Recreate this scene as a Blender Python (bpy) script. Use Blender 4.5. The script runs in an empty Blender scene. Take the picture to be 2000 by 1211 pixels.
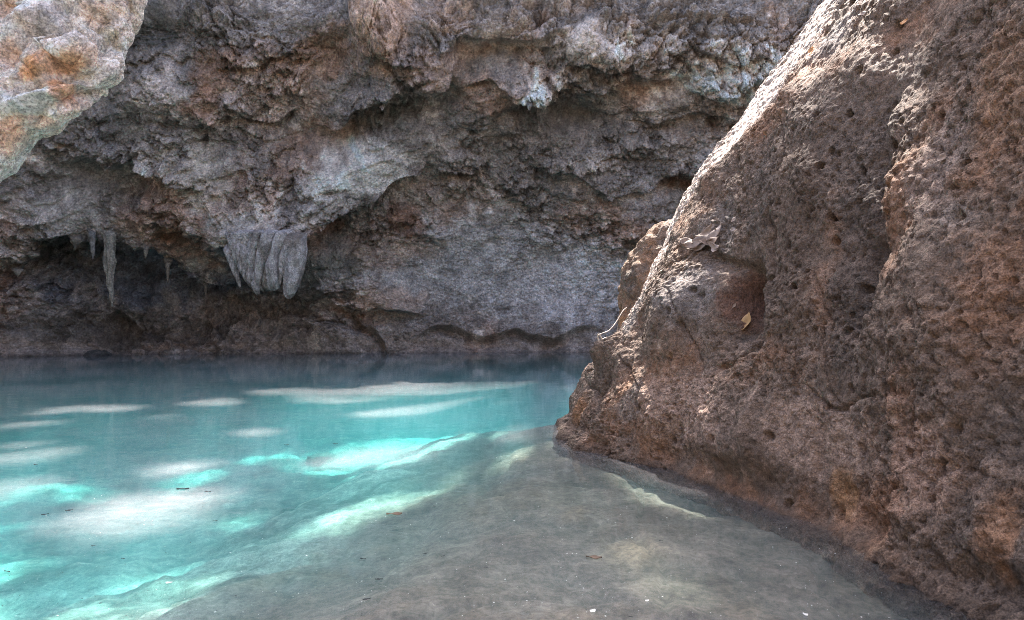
import bpy, math, random
import numpy as np
from mathutils import Vector, Matrix

# ------------------------------------------------------------------ camera, sky, sun, exposure
sc = bpy.context.scene
CAMZ = 1.3
FPX = 2000.0 * 24.0 / 36.0            # focal length in photo pixels
cam_d = bpy.data.cameras.new('camera'); cam = bpy.data.objects.new('camera', cam_d)
sc.collection.objects.link(cam); sc.camera = cam
cam_d.lens = 24.0; cam_d.sensor_width = 36.0; cam_d.clip_start = 0.05; cam_d.clip_end = 2000
cam.location = (0, 0, CAMZ); cam.rotation_euler = (math.radians(90), 0, 0)
cam_d.dof.use_dof = True; cam_d.dof.focus_distance = 8.0; cam_d.dof.aperture_fstop = 5.0

SUN_EL, SUN_AZ = math.radians(62), math.radians(5)      # azimuth clockwise from +y
SV = np.array([math.cos(SUN_EL)*math.sin(SUN_AZ), math.cos(SUN_EL)*math.cos(SUN_AZ), math.sin(SUN_EL)])
world = bpy.data.worlds.new('World'); sc.world = world; world.use_nodes = True
wn = world.node_tree.nodes; wl = world.node_tree.links
sky = wn.new('ShaderNodeTexSky'); sky.sky_type = 'NISHITA'; sky.sun_disc = False
sky.sun_elevation = SUN_EL; sky.sun_rotation = SUN_AZ; sky.dust_density = 4.0; sky.air_density = 1.0; sky.ozone_density = 0.4
wn['Background'].inputs['Strength'].default_value = 0.12
wl.new(sky.outputs[0], wn['Background'].inputs['Color'])
sun_d = bpy.data.lights.new('sun', 'SUN'); sun = bpy.data.objects.new('sun', sun_d); sc.collection.objects.link(sun)
sun_d.energy = 5.0; sun_d.angle = math.radians(0.55); sun_d.color = (1.0, 0.95, 0.88)
sun.rotation_euler = Vector(SV).to_track_quat('Z', 'Y').to_euler(); sun.location = (10, 10, 60)
sc.view_settings.view_transform = 'Standard'; sc.view_settings.look = 'None'
sc.view_settings.exposure = 2.6; sc.view_settings.gamma = 1.0
sc.render.engine = 'CYCLES'
sc.cycles.use_denoising = True; sc.cycles.denoising_prefilter = 'NONE'; sc.cycles.filter_width = 0.9
sc.cycles.volume_bounces = 2
sc.cycles.max_bounces = 8; sc.cycles.diffuse_bounces = 4; sc.cycles.glossy_bounces = 3
sc.cycles.transparent_max_bounces = 12; sc.cycles.caustics_reflective = False; sc.cycles.caustics_refractive = False
sc.cycles.sample_clamp_indirect = 4.0

rng = np.random.RandomState(7); random.seed(7)
COL = sc.collection

# ------------------------------------------------------------------ numpy noise
_perm = np.random.RandomState(3).permutation(512).astype(np.int64)
_perm = np.concatenate([_perm, _perm, _perm])
_g3 = np.random.RandomState(5).normal(size=(512, 3)); _g3 /= np.linalg.norm(_g3, axis=1)[:, None]
_g3 = _g3.astype(np.float32)

def perlin(x, y, z):
    xi = np.floor(x).astype(np.int64); yi = np.floor(y).astype(np.int64); zi = np.floor(z).astype(np.int64)
    xf = (x-xi).astype(np.float32); yf = (y-yi).astype(np.float32); zf = (z-zi).astype(np.float32)
    u = xf*xf*xf*(xf*(xf*6-15)+10); v = yf*yf*yf*(yf*(yf*6-15)+10); w = zf*zf*zf*(zf*(zf*6-15)+10)
    xi &= 511; yi &= 511; zi &= 511
    def g(dx, dy, dz):
        h = _perm[_perm[_perm[(xi+dx) & 511] + ((yi+dy) & 511)] % 512 + ((zi+dz) & 511)] & 511
        q = _g3[h]
        return q[:, 0]*(xf-dx) + q[:, 1]*(yf-dy) + q[:, 2]*(zf-dz)
    a = g(0,0,0); a += u*(g(1,0,0)-a)
    b = g(0,1,0); b += u*(g(1,1,0)-b)
    a += v*(b-a)
    c = g(0,0,1); c += u*(g(1,0,1)-c)
    d = g(0,1,1); d += u*(g(1,1,1)-d)
    c += v*(d-c)
    return (a + w*(c-a))*1.5

def fbm(p, scale, octs=4, gain=0.5, off=0.0):
    s = np.zeros(len(p), np.float32); a = 1.0; f = 1.0/scale; t = 0
    for k in range(octs):
        s += a*perlin(p[:, 0]*f+off+k*17.3, p[:, 1]*f+off*.7-k*9.1, p[:, 2]*f+off*1.3+k*5.7)
        t += a; a *= gain; f *= 2.03
    return s/t*1.4

def ridged(p, scale, octs=4, gain=0.5, off=0.0):
    s = np.zeros(len(p), np.float32); a = 1.0; f = 1.0/scale; t = 0
    for k in range(octs):
        s += a*(1-2*np.abs(perlin(p[:, 0]*f+off+k*11.3, p[:, 1]*f-off-k*7.1, p[:, 2]*f+off*.6+k*3.9)))
        t += a; a *= gain; f *= 2.07
    return s/t

def worley2(u, v, scale, seed=0):
    """F1, F2 and cell id of jittered points in the plane"""
    x = u/scale; y = v/scale
    xi = np.floor(x).astype(np.int64); yi = np.floor(y).astype(np.int64)
    xf = (x-xi).astype(np.float32); yf = (y-yi).astype(np.float32)
    r = np.random.RandomState(100+seed).rand(512, 3).astype(np.float32)
    f1 = np.full(len(u), 9, np.float32); f2 = f1.copy(); idv = np.zeros(len(u), np.float32)
    for dx in (-1, 0, 1):
        for dy in (-1, 0, 1):
            h = _perm[_perm[(xi+dx) & 511] + ((yi+dy) & 511)] & 511
            q = r[h]
            d = np.sqrt((q[:, 0]+dx-xf)**2 + (q[:, 1]+dy-yf)**2)
            m = d < f1
            f2 = np.where(m, f1, np.minimum(f2, d)); idv = np.where(m, q[:, 2], idv); f1 = np.where(m, d, f1)
    return f1, f2, idv

def lumps(u, v, scale, seed=0):
    f1, f2, idv = worley2(u, v, scale, seed)
    return np.sqrt(np.clip(1-(f1/0.85)**2, 0, 1))*(0.45+0.9*idv) - 0.45

def sstep(a, b, x):
    t = np.clip((x-a)/(b-a), 0, 1); return t*t*(3-2*t)

# ------------------------------------------------------------------ mesh helpers
def tag(o, label=None, cat=None, group=None, kind=None):
    if label: o['label'] = label
    if cat: o['category'] = cat
    if group: o['group'] = group
    if kind: o['kind'] = kind
    return o

def mesh_np(name, verts, faces, mat, parent=None, col=None, smooth=True):
    verts = np.asarray(verts, np.float32); faces = np.asarray(faces, np.int32)
    me = bpy.data.meshes.new(name)
    nf, k = faces.shape
    me.vertices.add(len(verts)); me.vertices.foreach_set('co', verts.ravel())
    me.loops.add(nf*k); me.loops.foreach_set('vertex_index', faces.ravel())
    me.polygons.add(nf); me.polygons.foreach_set('loop_start', np.arange(0, nf*k, k, dtype=np.int32))
    me.polygons.foreach_set('loop_total', np.full(nf, k, np.int32))
    me.polygons.foreach_set('use_smooth', np.full(nf, smooth, bool))
    me.update(calc_edges=True); me.validate()
    if col is not None:
        ca = me.color_attributes.new('tint', 'FLOAT_COLOR', 'POINT')
        c4 = np.ones((len(verts), 4), np.float32); c4[:, :3] = col
        ca.data.foreach_set('color', c4.ravel())
    if mat: me.materials.append(mat)
    o = bpy.data.objects.new(name, me); COL.objects.link(o)
    if parent: o.parent = parent
    return o

def grid_faces(nu, nv, wrap=False):
    i = np.arange(nu-1 if not wrap else nu); j = np.arange(nv-1)
    I, J = np.meshgrid(i, j, indexing='ij'); I2 = (I+1) % nu
    return np.stack([I*nv+J, I2*nv+J, I2*nv+J+1, I*nv+J+1], -1).reshape(-1, 4)

def empty(name, loc):
    o = bpy.data.objects.new(name, None); o.location = loc; COL.objects.link(o); o.empty_display_size = 0.1; return o

def catmull(ctrl, t):
    """ctrl (n, ...) , t in [0, n-1]"""
    n = len(ctrl); i = np.clip(np.floor(t).astype(int), 0, n-2); f = t-i
    g = lambda k: ctrl[np.clip(k, 0, n-1)]
    sh = (len(t),)+(1,)*(ctrl.ndim-1); f = f.reshape(sh)
    p0, p1, p2, p3 = g(i-1), g(i), g(i+1), g(i+2)
    p0 = np.where((i == 0).reshape(sh), 2*p1-p2, p0); p3 = np.where((i == n-2).reshape(sh), 2*p2-p1, p3)
    return 0.5*((2*p1)+(p2-p0)*f+(2*p0-5*p1+4*p2-p3)*f*f+(3*p1-p0-3*p2+p3)*f**3)

def spaced(spans):
    """list of (t0, t1, n) -> monotone samples"""
    out = [np.linspace(a, b, n, endpoint=False) for a, b, n in spans]
    return np.concatenate(out+[[spans[-1][1]]])

def unpx(px, py, d):
    return np.array([(px-1000.0)/FPX*d, d, CAMZ-(py-605.5)/FPX*d])

def onz(px, py, z=0.0):
    d = (CAMZ-z)*FPX/(py-605.5)
    return np.array([(px-1000.0)/FPX*d, d, z])

class Sheet:
    """A lofted rock surface with arc-length coordinates U, V on which relief and stains are laid."""
    def __init__(s, ctrl, ts, tv, flip=1, crisp=False):
        A = catmull(np.asarray(ctrl, float), ts)                       # (nu, K, 3)
        B_ = np.swapaxes(A, 0, 1)
        if crisp:                                                      # straight facets with creases between them
            i = np.clip(np.floor(tv).astype(int), 0, len(B_)-2); f = (tv-i)[:, None, None]; s.P = (B_[i]*(1-f)+B_[i+1]*f).swapaxes(0, 1)
        else: s.P = catmull(B_, tv).swapaxes(0, 1)                     # (nu, nv, 3)
        s.nu, s.nv = s.P.shape[:2]
        du = np.gradient(s.P, axis=0); dv = np.gradient(s.P, axis=1)
        n = np.cross(du, dv)*flip; n /= np.linalg.norm(n, axis=2)[..., None]+1e-9
        s.N = n
        su = np.linalg.norm(np.diff(s.P, axis=0), axis=2).mean(1); U = np.concatenate([[0], np.cumsum(su)])
        sv = np.linalg.norm(np.diff(s.P, axis=1), axis=2); V = np.concatenate([np.zeros((s.nu, 1)), np.cumsum(sv, 1)], 1)
        s.U = np.repeat(U[:, None], s.nv, 1).ravel(); s.V = V.ravel()
        s.p = s.P.reshape(-1, 3); s.n = n.reshape(-1, 3)
        ok = s.p[:, 1] > 0.3
        s.px = np.where(ok, 1000+FPX*s.p[:, 0]/np.maximum(s.p[:, 1], .3), -9e5)
        s.py = np.where(ok, 605.5-FPX*(s.p[:, 2]-CAMZ)/np.maximum(s.p[:, 1], .3), -9e5)
        face = ((np.array([0, 0, CAMZ])-s.p)*s.n).sum(1)
        s.px = np.where(face > 0, s.px, -9e5)
        s.h = np.zeros(len(s.p), np.float32)
    def uv(s, px, py):
        k = np.argmin((s.px-px)**2+(s.py-py)**2)
        return s.U[k], s.V[k], s.p[k, 1]/FPX, k
    def warp(s, a, scale, off=0):
        s.Uw = s.U+a*fbm(s.p, scale, 3, off=off+3.1); s.Vw = s.V+a*fbm(s.p, scale, 3, off=off+31.7)
    def mask(s, px, py, rx, ry, ang=0.0, power=2.0):
        u, v, m, _ = s.uv(px, py); c, sn = math.cos(math.radians(ang)), math.sin(math.radians(ang))
        x = s.Uw-u; y = s.Vw-v
        q = np.sqrt(((x*c+y*sn)/(rx*m))**2+((-x*sn+y*c)/(ry*m))**2)
        return np.exp(-q**power)
    def line(s, pts):
        """signed distance (metres, + above/left of direction of travel) and end taper"""
        q = np.array([s.uv(*p)[:2] for p in pts]); best = np.full(len(s.U), 1e9); sd = best.copy(); tt = best.copy()
        L = np.concatenate([[0], np.cumsum(np.linalg.norm(np.diff(q, axis=0), axis=1))])
        for a, b, l0, l1 in zip(q[:-1], q[1:], L[:-1], L[1:]):
            e = b-a; le = np.linalg.norm(e)+1e-6
            x = s.Uw-a[0]; y = s.Vw-a[1]
            t = np.clip((x*e[0]+y*e[1])/le**2, 0, 1)
            d = np.hypot(x-t*e[0], y-t*e[1]); m = d < best
            best = np.where(m, d, best); sg = np.sign(e[0]*y-e[1]*x)
            sd = np.where(m, sg*d, sd); tt = np.where(m, l0+t*le, tt)
        end = sstep(0, .18, tt/L[-1])*sstep(0, .18, 1-tt/L[-1])
        return sd, end
    def ledge(s, pts, hu, wu, hd, wd):
        """overhang: rock swells above the line and is cut back beneath it (line runs left to right)"""
        sd, end = s.line(pts); edge = sstep(-0.035, 0.035, sd)
        s.h += end*(edge*hu*np.exp(-np.abs(sd)/wu) - (1-edge)*hd*np.exp(-(sd/wd)**2))
    def groove(s, pts, depth, w):
        sd, end = s.line(pts); s.h -= end*depth*np.exp(-(sd/w)**2)
    def faces(s):
        F = grid_faces(s.nu, s.nv); k = len(F)//2; a, b, c, _ = s.p[F[k]]
        return F if np.cross(b-a, c-a) @ s.n[F[k][0]] > 0 else F[:, ::-1]
    def pos(s):
        return s.p+s.n*s.h[:, None]

# ------------------------------------------------------------------ materials
def nt(m): return m.node_tree.nodes, m.node_tree.links

def rock_material(name, bumps, rough=0.85, spec=0.3, mottle=1.0, fine=60.0):
    m = bpy.data.materials.new(name); m.use_nodes = True; N, L = nt(m); b = N['Principled BSDF']
    at = N.new('ShaderNodeVertexColor'); at.layer_name = 'tint'
    tc = N.new('ShaderNodeTexCoord')
    n1 = N.new('ShaderNodeTexNoise'); n1.inputs['Scale'].default_value = fine*0.22; n1.inputs['Detail'].default_value = 8; n1.inputs['Roughness'].default_value = 0.65
    n2 = N.new('ShaderNodeTexNoise'); n2.inputs['Scale'].default_value = fine; n2.inputs['Detail'].default_value = 5; n2.inputs['Roughness'].default_value = 0.7
    L.new(tc.outputs['Object'], n1.inputs['Vector']); L.new(tc.outputs['Object'], n2.inputs['Vector'])
    r1 = N.new('ShaderNodeMapRange'); r1.inputs[1].default_value = 0.32; r1.inputs[2].default_value = 0.68
    r1.inputs[3].default_value = 1-0.42*mottle; r1.inputs[4].default_value = 1+0.42*mottle; L.new(n1.outputs['Fac'], r1.inputs[0])
    r2 = N.new('ShaderNodeMapRange'); r2.inputs[1].default_value = 0.36; r2.inputs[2].default_value = 0.64
    r2.inputs[3].default_value = 1-0.46*mottle; r2.inputs[4].default_value = 1+0.5*mottle; L.new(n2.outputs['Fac'], r2.inputs[0])
    mu = N.new('ShaderNodeMath'); mu.operation = 'MULTIPLY'; L.new(r1.outputs[0], mu.inputs[0]); L.new(r2.outputs[0], mu.inputs[1])
    vm = N.new('ShaderNodeVectorMath'); vm.operation = 'SCALE'; L.new(at.outputs['Color'], vm.inputs[0]); L.new(mu.outputs[0], vm.inputs['Scale'])
    L.new(vm.outputs[0], b.inputs['Base Color'])
    b.inputs['Roughness'].default_value = rough; b.inputs['Specular IOR Level'].default_value = spec
    prev = None
    for kind, scale, dist in bumps:
        t = N.new('ShaderNodeTexNoise' if kind == 'n' else 'ShaderNodeTexVoronoi'); t.inputs['Scale'].default_value = scale
        L.new(tc.outputs['Object'], t.inputs['Vector'])
        if kind == 'n': t.inputs['Detail'].default_value = 6; t.inputs['Roughness'].default_value = 0.65; out = t.outputs['Fac']
        else: out = t.outputs['Distance']
        bp = N.new('ShaderNodeBump'); bp.inputs['Strength'].default_value = 1.0; bp.inputs['Distance'].default_value = dist
        if kind == 'v': bp.invert = True
        L.new(out, bp.inputs['Height'])
        if prev: L.new(prev.outputs[0], bp.inputs['Normal'])
        prev = bp
    if prev: L.new(prev.outputs[0], b.inputs['Normal'])
    return m

def plain(name, colr, rough=0.7, vary=0.25, scale=30):
    m = bpy.data.materials.new(name); m.use_nodes = True; N, L = nt(m); b = N['Principled BSDF']
    tc = N.new('ShaderNodeTexCoord'); n = N.new('ShaderNodeTexNoise'); n.inputs['Scale'].default_value = scale; n.inputs['Detail'].default_value = 4
    L.new(tc.outputs['Object'], n.inputs['Vector'])
    r = N.new('ShaderNodeValToRGB'); r.color_ramp.elements[0].position = .3; r.color_ramp.elements[1].position = .7
    r.color_ramp.elements[0].color = tuple(c*(1-vary) for c in colr)+(1,); r.color_ramp.elements[1].color = tuple(min(1, c*(1+vary)) for c in colr)+(1,)
    L.new(n.outputs['Fac'], r.inputs[0]); L.new(r.outputs[0], b.inputs['Base Color']); b.inputs['Roughness'].default_value = rough
    return m

M_WALL = rock_material('limestone_wall', [('n', 5, 0.14), ('v', 11, 0.06), ('n', 26, 0.05)], fine=16, mottle=.75)
M_OUT = rock_material('pitted_limestone', [('v', 42, 0.016), ('n', 85, 0.02), ('n', 18, 0.03)], fine=110, mottle=1.0, rough=0.75, spec=0.35)
M_LEFT = rock_material('pale_limestone', [('n', 9, 0.06), ('v', 20, .04), ('n', 45, 0.04)], fine=34, mottle=1.0)
M_BED = rock_material('pool_silt', [('n', 8, 0.03), ('n', 40, 0.01)], fine=26, mottle=0.7, spec=0.1)
M_FLOW = rock_material('flowstone', [('n', 12, 0.04), ('n', 40, 0.02)], fine=25, mottle=0.9)

# water: thin film of dust over clear, red-absorbing water
def water_material():
    m = bpy.data.materials.new('pool_water'); m.use_nodes = True; N, L = nt(m); N.remove(N['Principled BSDF']); out = N['Material Output']
    tc = N.new('ShaderNodeTexCoord')
    def noise(scale, detail, rough=.6, stretch=(1, 1, 1)):
        mp = N.new('ShaderNodeMapping'); mp.inputs['Scale'].default_value = stretch; L.new(tc.outputs['Object'], mp.inputs['Vector'])
        n = N.new('ShaderNodeTexNoise'); n.inputs['Scale'].default_value = scale; n.inputs['Detail'].default_value = detail; n.inputs['Roughness'].default_value = rough
        L.new(mp.outputs[0], n.inputs['Vector']); return n
    def rng_(n, a, b, c, d):
        r = N.new('ShaderNodeMapRange'); r.inputs[1].default_value = a; r.inputs[2].default_value = b; r.inputs[3].default_value = c; r.inputs[4].default_value = d
        L.new(n.outputs[0] if n.bl_idname != 'ShaderNodeTexNoise' else n.outputs['Fac'], r.inputs[0]); return r
    def mul(a, b):
        q = N.new('ShaderNodeMath'); q.operation = 'MULTIPLY'; L.new(a.outputs[0], q.inputs[0]); L.new(b.outputs[0], q.inputs[1]); return q
    big = rng_(noise(0.45, 3, .5), .36, .64, FILM[0], FILM[1])
    grain = rng_(noise(120, 3, .8), .3, .7, .8, 1.2)
    grain2 = rng_(noise(9, 4, .6, (.6, 1.6, 1)), .3, .7, .7, 1.3)
    sx = N.new('ShaderNodeSeparateXYZ'); L.new(tc.outputs['Object'], sx.inputs[0])       # dust has drifted to the open side of the pool
    drift = rng_(sx, -2.4, -.3, 1.0, .42)
    fac = mul(mul(mul(big, grain), grain2), drift)
    dif = N.new('ShaderNodeBsdfDiffuse'); dif.inputs['Color'].default_value = (.80, .76, .80, 1)
    tr = N.new('ShaderNodeBsdfTransparent'); tr.inputs['Color'].default_value = (.97, .99, .99, 1)
    mx = N.new('ShaderNodeMixShader'); L.new(fac.outputs[0], mx.inputs[0]); L.new(tr.outputs[0], mx.inputs[1]); L.new(dif.outputs[0], mx.inputs[2])
    gl = N.new('ShaderNodeBsdfGlossy'); gl.inputs['Roughness'].default_value = .035; gl.inputs['Color'].default_value = (.95, .97, 1, 1)
    bp = N.new('ShaderNodeBump'); bp.inputs['Distance'].default_value = .0022; bp.inputs['Strength'].default_value = 1
    rp = noise(3.2, 3, .5, (.7, 1.3, 1)); L.new(rp.outputs['Fac'], bp.inputs['Height']); L.new(bp.outputs[0], gl.inputs['Normal'])
    fr = N.new('ShaderNodeFresnel'); fr.inputs['IOR'].default_value = 1.33; L.new(bp.outputs[0], fr.inputs['Normal'])
    m2 = N.new('ShaderNodeMixShader'); L.new(fr.outputs[0], m2.inputs[0]); L.new(mx.outputs[0], m2.inputs[1]); L.new(gl.outputs[0], m2.inputs[2])
    L.new(m2.outputs[0], out.inputs['Surface'])
    va = N.new('ShaderNodeVolumeAbsorption'); va.inputs['Color'].default_value = (.05, .86, .88, 1); va.inputs['Density'].default_value = .5
    vsn = N.new('ShaderNodeVolumeScatter'); vsn.inputs['Color'].default_value = (.32, .90, .95, 1); vsn.inputs['Density'].default_value = .135; vsn.inputs['Anisotropy'].default_value = .2
    ad = N.new('ShaderNodeAddShader'); L.new(va.outputs[0], ad.inputs[0]); L.new(vsn.outputs[0], ad.inputs[1])
    L.new(ad.outputs[0], out.inputs['Volume'])
    return m
FILM = (.055, .165)
M_WATER = water_material()

# ================================================================== CAVE WALL
# plan of the back wall, left to right, with the direction into the cave; profile = (lean into the cave, height)
PLAN = [(-16.5, 1, 1, 0), (-18.0, 7, 1, 0), (-18.2, 12.5, .96, -.25), (-16.6, 17.0, .7, -.7), (-13.0, 19.3, .3, -.95), (-8.0, 20.1, .1, -1), (-3, 20.5, 0, -1),
        (2, 20.8, -.03, -1), (7, 20.9, -.15, -1), (11, 20.0, -.45, -.9), (14, 17.5, -.8, -.6), (15, 14, -.95, -.3)]
PROF = [(1.0, -5.0), (0.25, -1.2), (0.0, 0.0), (-.35, 1.0), (-.25, 2.2), (.25, 3.6), (1.1, 5.2), (2.1, 6.8), (3.1, 8.4), (2.6, 9.8), (1.6, 11.2), (.2, 12.2), (1.0, 13.0), (-6, 13.4), (-30, 13.6)]
ctrl = np.array([[(x+l*nx/math.hypot(nx, ny), y+l*ny/math.hypot(nx, ny), z) for l, z in PROF] for x, y, nx, ny in PLAN])
ts = spaced([(0, 3, 60), (3, 3.6, 60), (3.6, 9, 960), (9, 11, 50)])
tv = spaced([(0, 1.7, 14), (1.7, 9.3, 400), (9.3, 12, 40), (12, 14, 8)])
w = Sheet(ctrl, ts, tv, flip=1)
if (w.n[:, 1].mean()) > 0: w.n *= -1; w.__class__  # normals look into the cave
w = w if w.n[len(w.n)//2, 1] < 0 else w
face = ((np.array([0, 0, CAMZ])-w.p)*w.n).sum(1)
w.px = np.where((w.p[:, 1] > .3) & (face > 0), 1000+FPX*w.p[:, 0]/np.maximum(w.p[:, 1], .3), -9e5)
w.warp(0.35, 1.3)
P = w.p
vis = sstep(-0.2, 0.3, P[:, 2]) * (1-sstep(10.6, 12.0, P[:, 2]))
low = sstep(420, 540, w.py)*sstep(660, 840, w.px)                      # the smooth grey wall at the right, low down
w.h += 0.55*fbm(P, 4.5, 3, off=1.0) + 0.22*fbm(P, 1.6, 3, off=9)

# big masses and hollows (photo position, radii, angle, height in metres)
for px, py, rx, ry, an, hh in [
    (430, 380, 190, 110, -20, 0.9), (520, 440, 95, 60, -25, 0.75), (690, 330, 130, 60, 22, 0.75), (600, 400, 80, 50, 30, .4), (512, 428, 75, 26, 0, .45),
    (330, 180, 90, 60, 10, 0.5), (500, 170, 120, 60, 10, .35), (740, 60, 70, 80, -40, 0.8), (830, 130, 70, 40, 20, .45),
    (290, 60, 80, 45, 0, -0.8), (660, 110, 60, 60, 0, -0.55), (760, 225, 90, 25, 18, -0.55), (960, 120, 70, 28, 0, -0.55),
    (1170, 100, 80, 35, -12, 0.55), (1050, 175, 40, 25, 20, 0.55), (1110, 225, 120, 32, -4, -0.75), (990, 190, 60, 40, 0, .3),
    (270, 345, 95, 28, -14, -0.75), (130, 410, 85, 60, 0, .45), (355, 450, 38, 22, -20, -.55), (385, 520, 60, 30, -35, .45),
    (250, 530, 190, 45, 0, -1.35), (110, 500, 55, 40, 30, -.9), (430, 600, 150, 40, 0, -.9), (200, 640, 180, 35, 0, -.7), (30, 500, 50, 60, 0, .5),
    (650, 440, 60, 25, 25, -.8), (760, 420, 40, 30, 0, .15), (700, 540, 110, 60, -20, .5), (760, 590, 70, 30, -15, .35),
    (920, 300, 50, 28, 20, -.35), (890, 300, 30, 20, 0, .3), (1180, 340, 100, 50, 0, .4), (1330, 368, 45, 16, 0, -.7),
    (1000, 520, 240, 90, 0, -.25), (1450, 130, 90, 40, 0, .4), (1380, 250, 90, 30, 0, -.4), (1250, 280, 60, 25, 0, .3), (1060, 30, 70, 30, 0, -.2), (1330, 60, 80, 35, 0, .35),
    (220, 660, 36, 34, 0, -1.0), (352, 640, 26, 22, 0, -.55), (60, 640, 60, 35, 0, .25), (620, 660, 90, 26, 0, .35)]:
    w.h += (hh*w.mask(px, py, rx, ry, an)).astype(np.float32)

# overhanging edges, drawn left to right
for pts, hu, wu, hd, wd in [
    ([(222, 112), (300, 103), (345, 108), (382, 128)], .28, .5, .5, .25) if False else ([(225, 118), (300, 108), (380, 118)], -.05, .2, .25, .08),
    ([(690, 20), (705, 70), (735, 108), (790, 122), (830, 110)], .35, .6, .3, .3),
    ([(610, 250), (660, 235), (720, 200), (800, 182), (868, 165), (890, 120)], .4, .6, .55, .5),
    ([(870, 82), (930, 85), (1000, 98), (1060, 80), (1120, 55)], .25, .5, .35, .4),
    ([(900, 160), (970, 155), (1040, 205), (1085, 165), (1130, 150)], .3, .35, .45, .4),
    ([(1090, 115), (1150, 128), (1220, 140), (1235, 110)], .3, .4, .35, .3),
    ([(1060, 200), (1140, 185), (1230, 172), (1300, 150), (1360, 120)], .25, .4, .5, .4),
    ([(440, 540), (560, 470), (600, 440), (660, 402), (700, 382), (760, 352), (818, 342), (835, 290)], .55, .7, .7, .45),
    ([(845, 330), (880, 335), (925, 345), (960, 320)], .25, .3, .35, .3),
    ([(190, 300), (235, 298), (290, 308), (352, 335), (420, 350)], .35, .5, .4, .4),
    ([(0, 545), (40, 520), (85, 470), (125, 445), (170, 478), (215, 470), (300, 478), (350, 522), (400, 552), (445, 556), (500, 560)], .55, .6, 1.0, .6),
    ([(305, 455), (335, 425), (370, 432), (385, 462)], .15, .3, .3, .25),
    ([(590, 560), (640, 552), (662, 600), (720, 620), (780, 606), (840, 610)], .25, .4, .3, .25),
    ([(655, 600), (700, 625), (735, 652), (765, 690)], .22, .4, .4, .25),
    ([(790, 655), (860, 640), (930, 655), (1000, 645), (1080, 655), (1150, 640), (1200, 655)], .22, .35, .35, .3),
    ([(1080, 330), (1150, 345), (1200, 385), (1300, 350), (1380, 340)], .22, .35, .35, .3),
    ([(1230, 250), (1300, 235), (1380, 225), (1440, 230)], .25, .3, .3, .25),
    ([(1290, 110), (1360, 98), (1440, 112), (1520, 108)], .25, .3, .3, .25),
    ([(1240, 60), (1330, 40), (1420, 55), (1500, 40)], .2, .3, .3, .25),
    ([(1330, 180), (1400, 170), (1470, 185)], .2, .25, .3, .2),
    ([(420, 130), (480, 115), (560, 125), (600, 100)], .15, .3, .25, .2),
    ([(380, 235), (450, 215), (520, 230), (590, 215)], .15, .3, .25, .2),
    ([(185, 640), (220, 612), (262, 640), (268, 680)], .2, .25, .35, .3)]:
    g = .6 if pts[0][0] > 850 else .9
    w.ledge(pts, hu*g, wu, hd*g, wd)

# tilted bedding, rising to the right
bed = w.V*0.95-0.32*w.U+0.5*fbm(P, 2.2, 3, off=4)
for per, amp, o in ((1.15, .11, 0.0), (0.47, .07, .3)):
    f = bed/per+o; f = f-np.floor(f)
    saw = sstep(0, .16, f)*(1-f)
    w.h += amp*vis*saw*(0.2+sstep(-.1, .4, fbm(P, 1.7, 2, off=per)))*(1-.85*low)
# nodular, cauliflower-like weathering
rough = (0.35+0.9*sstep(-.25, .3, fbm(P, 1.9, 3, off=21)))*(1-.72*low)
smoothflow = np.clip(w.mask(700, 330, 110, 55, 22)+w.mask(540, 430, 80, 45, -20)+.7*w.mask(290, 60, 80, 45)+.8*w.mask(130, 410, 80, 55), 0, 1)
rough *= 1-.75*smoothflow
w.warp(0.16, 0.5, 50)
w.h += vis*rough*(.22*lumps(w.Uw, w.Vw*1.25, .62, 1)+.17*lumps(w.Uw, w.Vw*1.1, .30, 2))
w.warp(0.06, 0.18, 80)
w.h += vis*rough*(.09*lumps(w.Uw, w.Vw, .15, 3))
w.h += vis*(.05*ridged(P, .55, 4, .6, off=7)*rough + .045*fbm(P, .28, 3, .6, off=14))
f1, f2, _ = worley2(w.Uw, w.Vw, .11, 5)
w.h -= vis*.045*(1-sstep(.05, .38, f1))*(.3+.9*low)
# blocks and joints
w.warp(.10, .4, 33); f1, f2, idA = worley2(w.Uw, w.Vw*1.3, .52, 7); w.h += vis*rough*(.16*(idA-.5)-.10*(1-sstep(.0, .13, f2-f1)))
w.warp(.05, .15, 36); f1, f2, idB = worley2(w.Uw, w.Vw*1.2, .21, 8); w.h += vis*rough*(.10*(idB-.5)-.05*(1-sstep(.0, .16, f2-f1)))
f1, f2, idC = worley2(w.Uw, w.Vw*1.1, .10, 9); w.h += vis*(.3+.7*rough)*.05*(idC-.5)
# vertical fluting of the drapery at the left
flut = np.clip(w.mask(120, 410, 90, 55)*1.3, 0, 1)
w.h += flut*.07*np.abs(perlin(w.U*4.5, w.V*.5, w.U*0+3.3))
# notch at the water line
w.h += -.18*np.exp(-((P[:, 2]-.28)/.22)**2)
wall_pos = w.pos()

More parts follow.
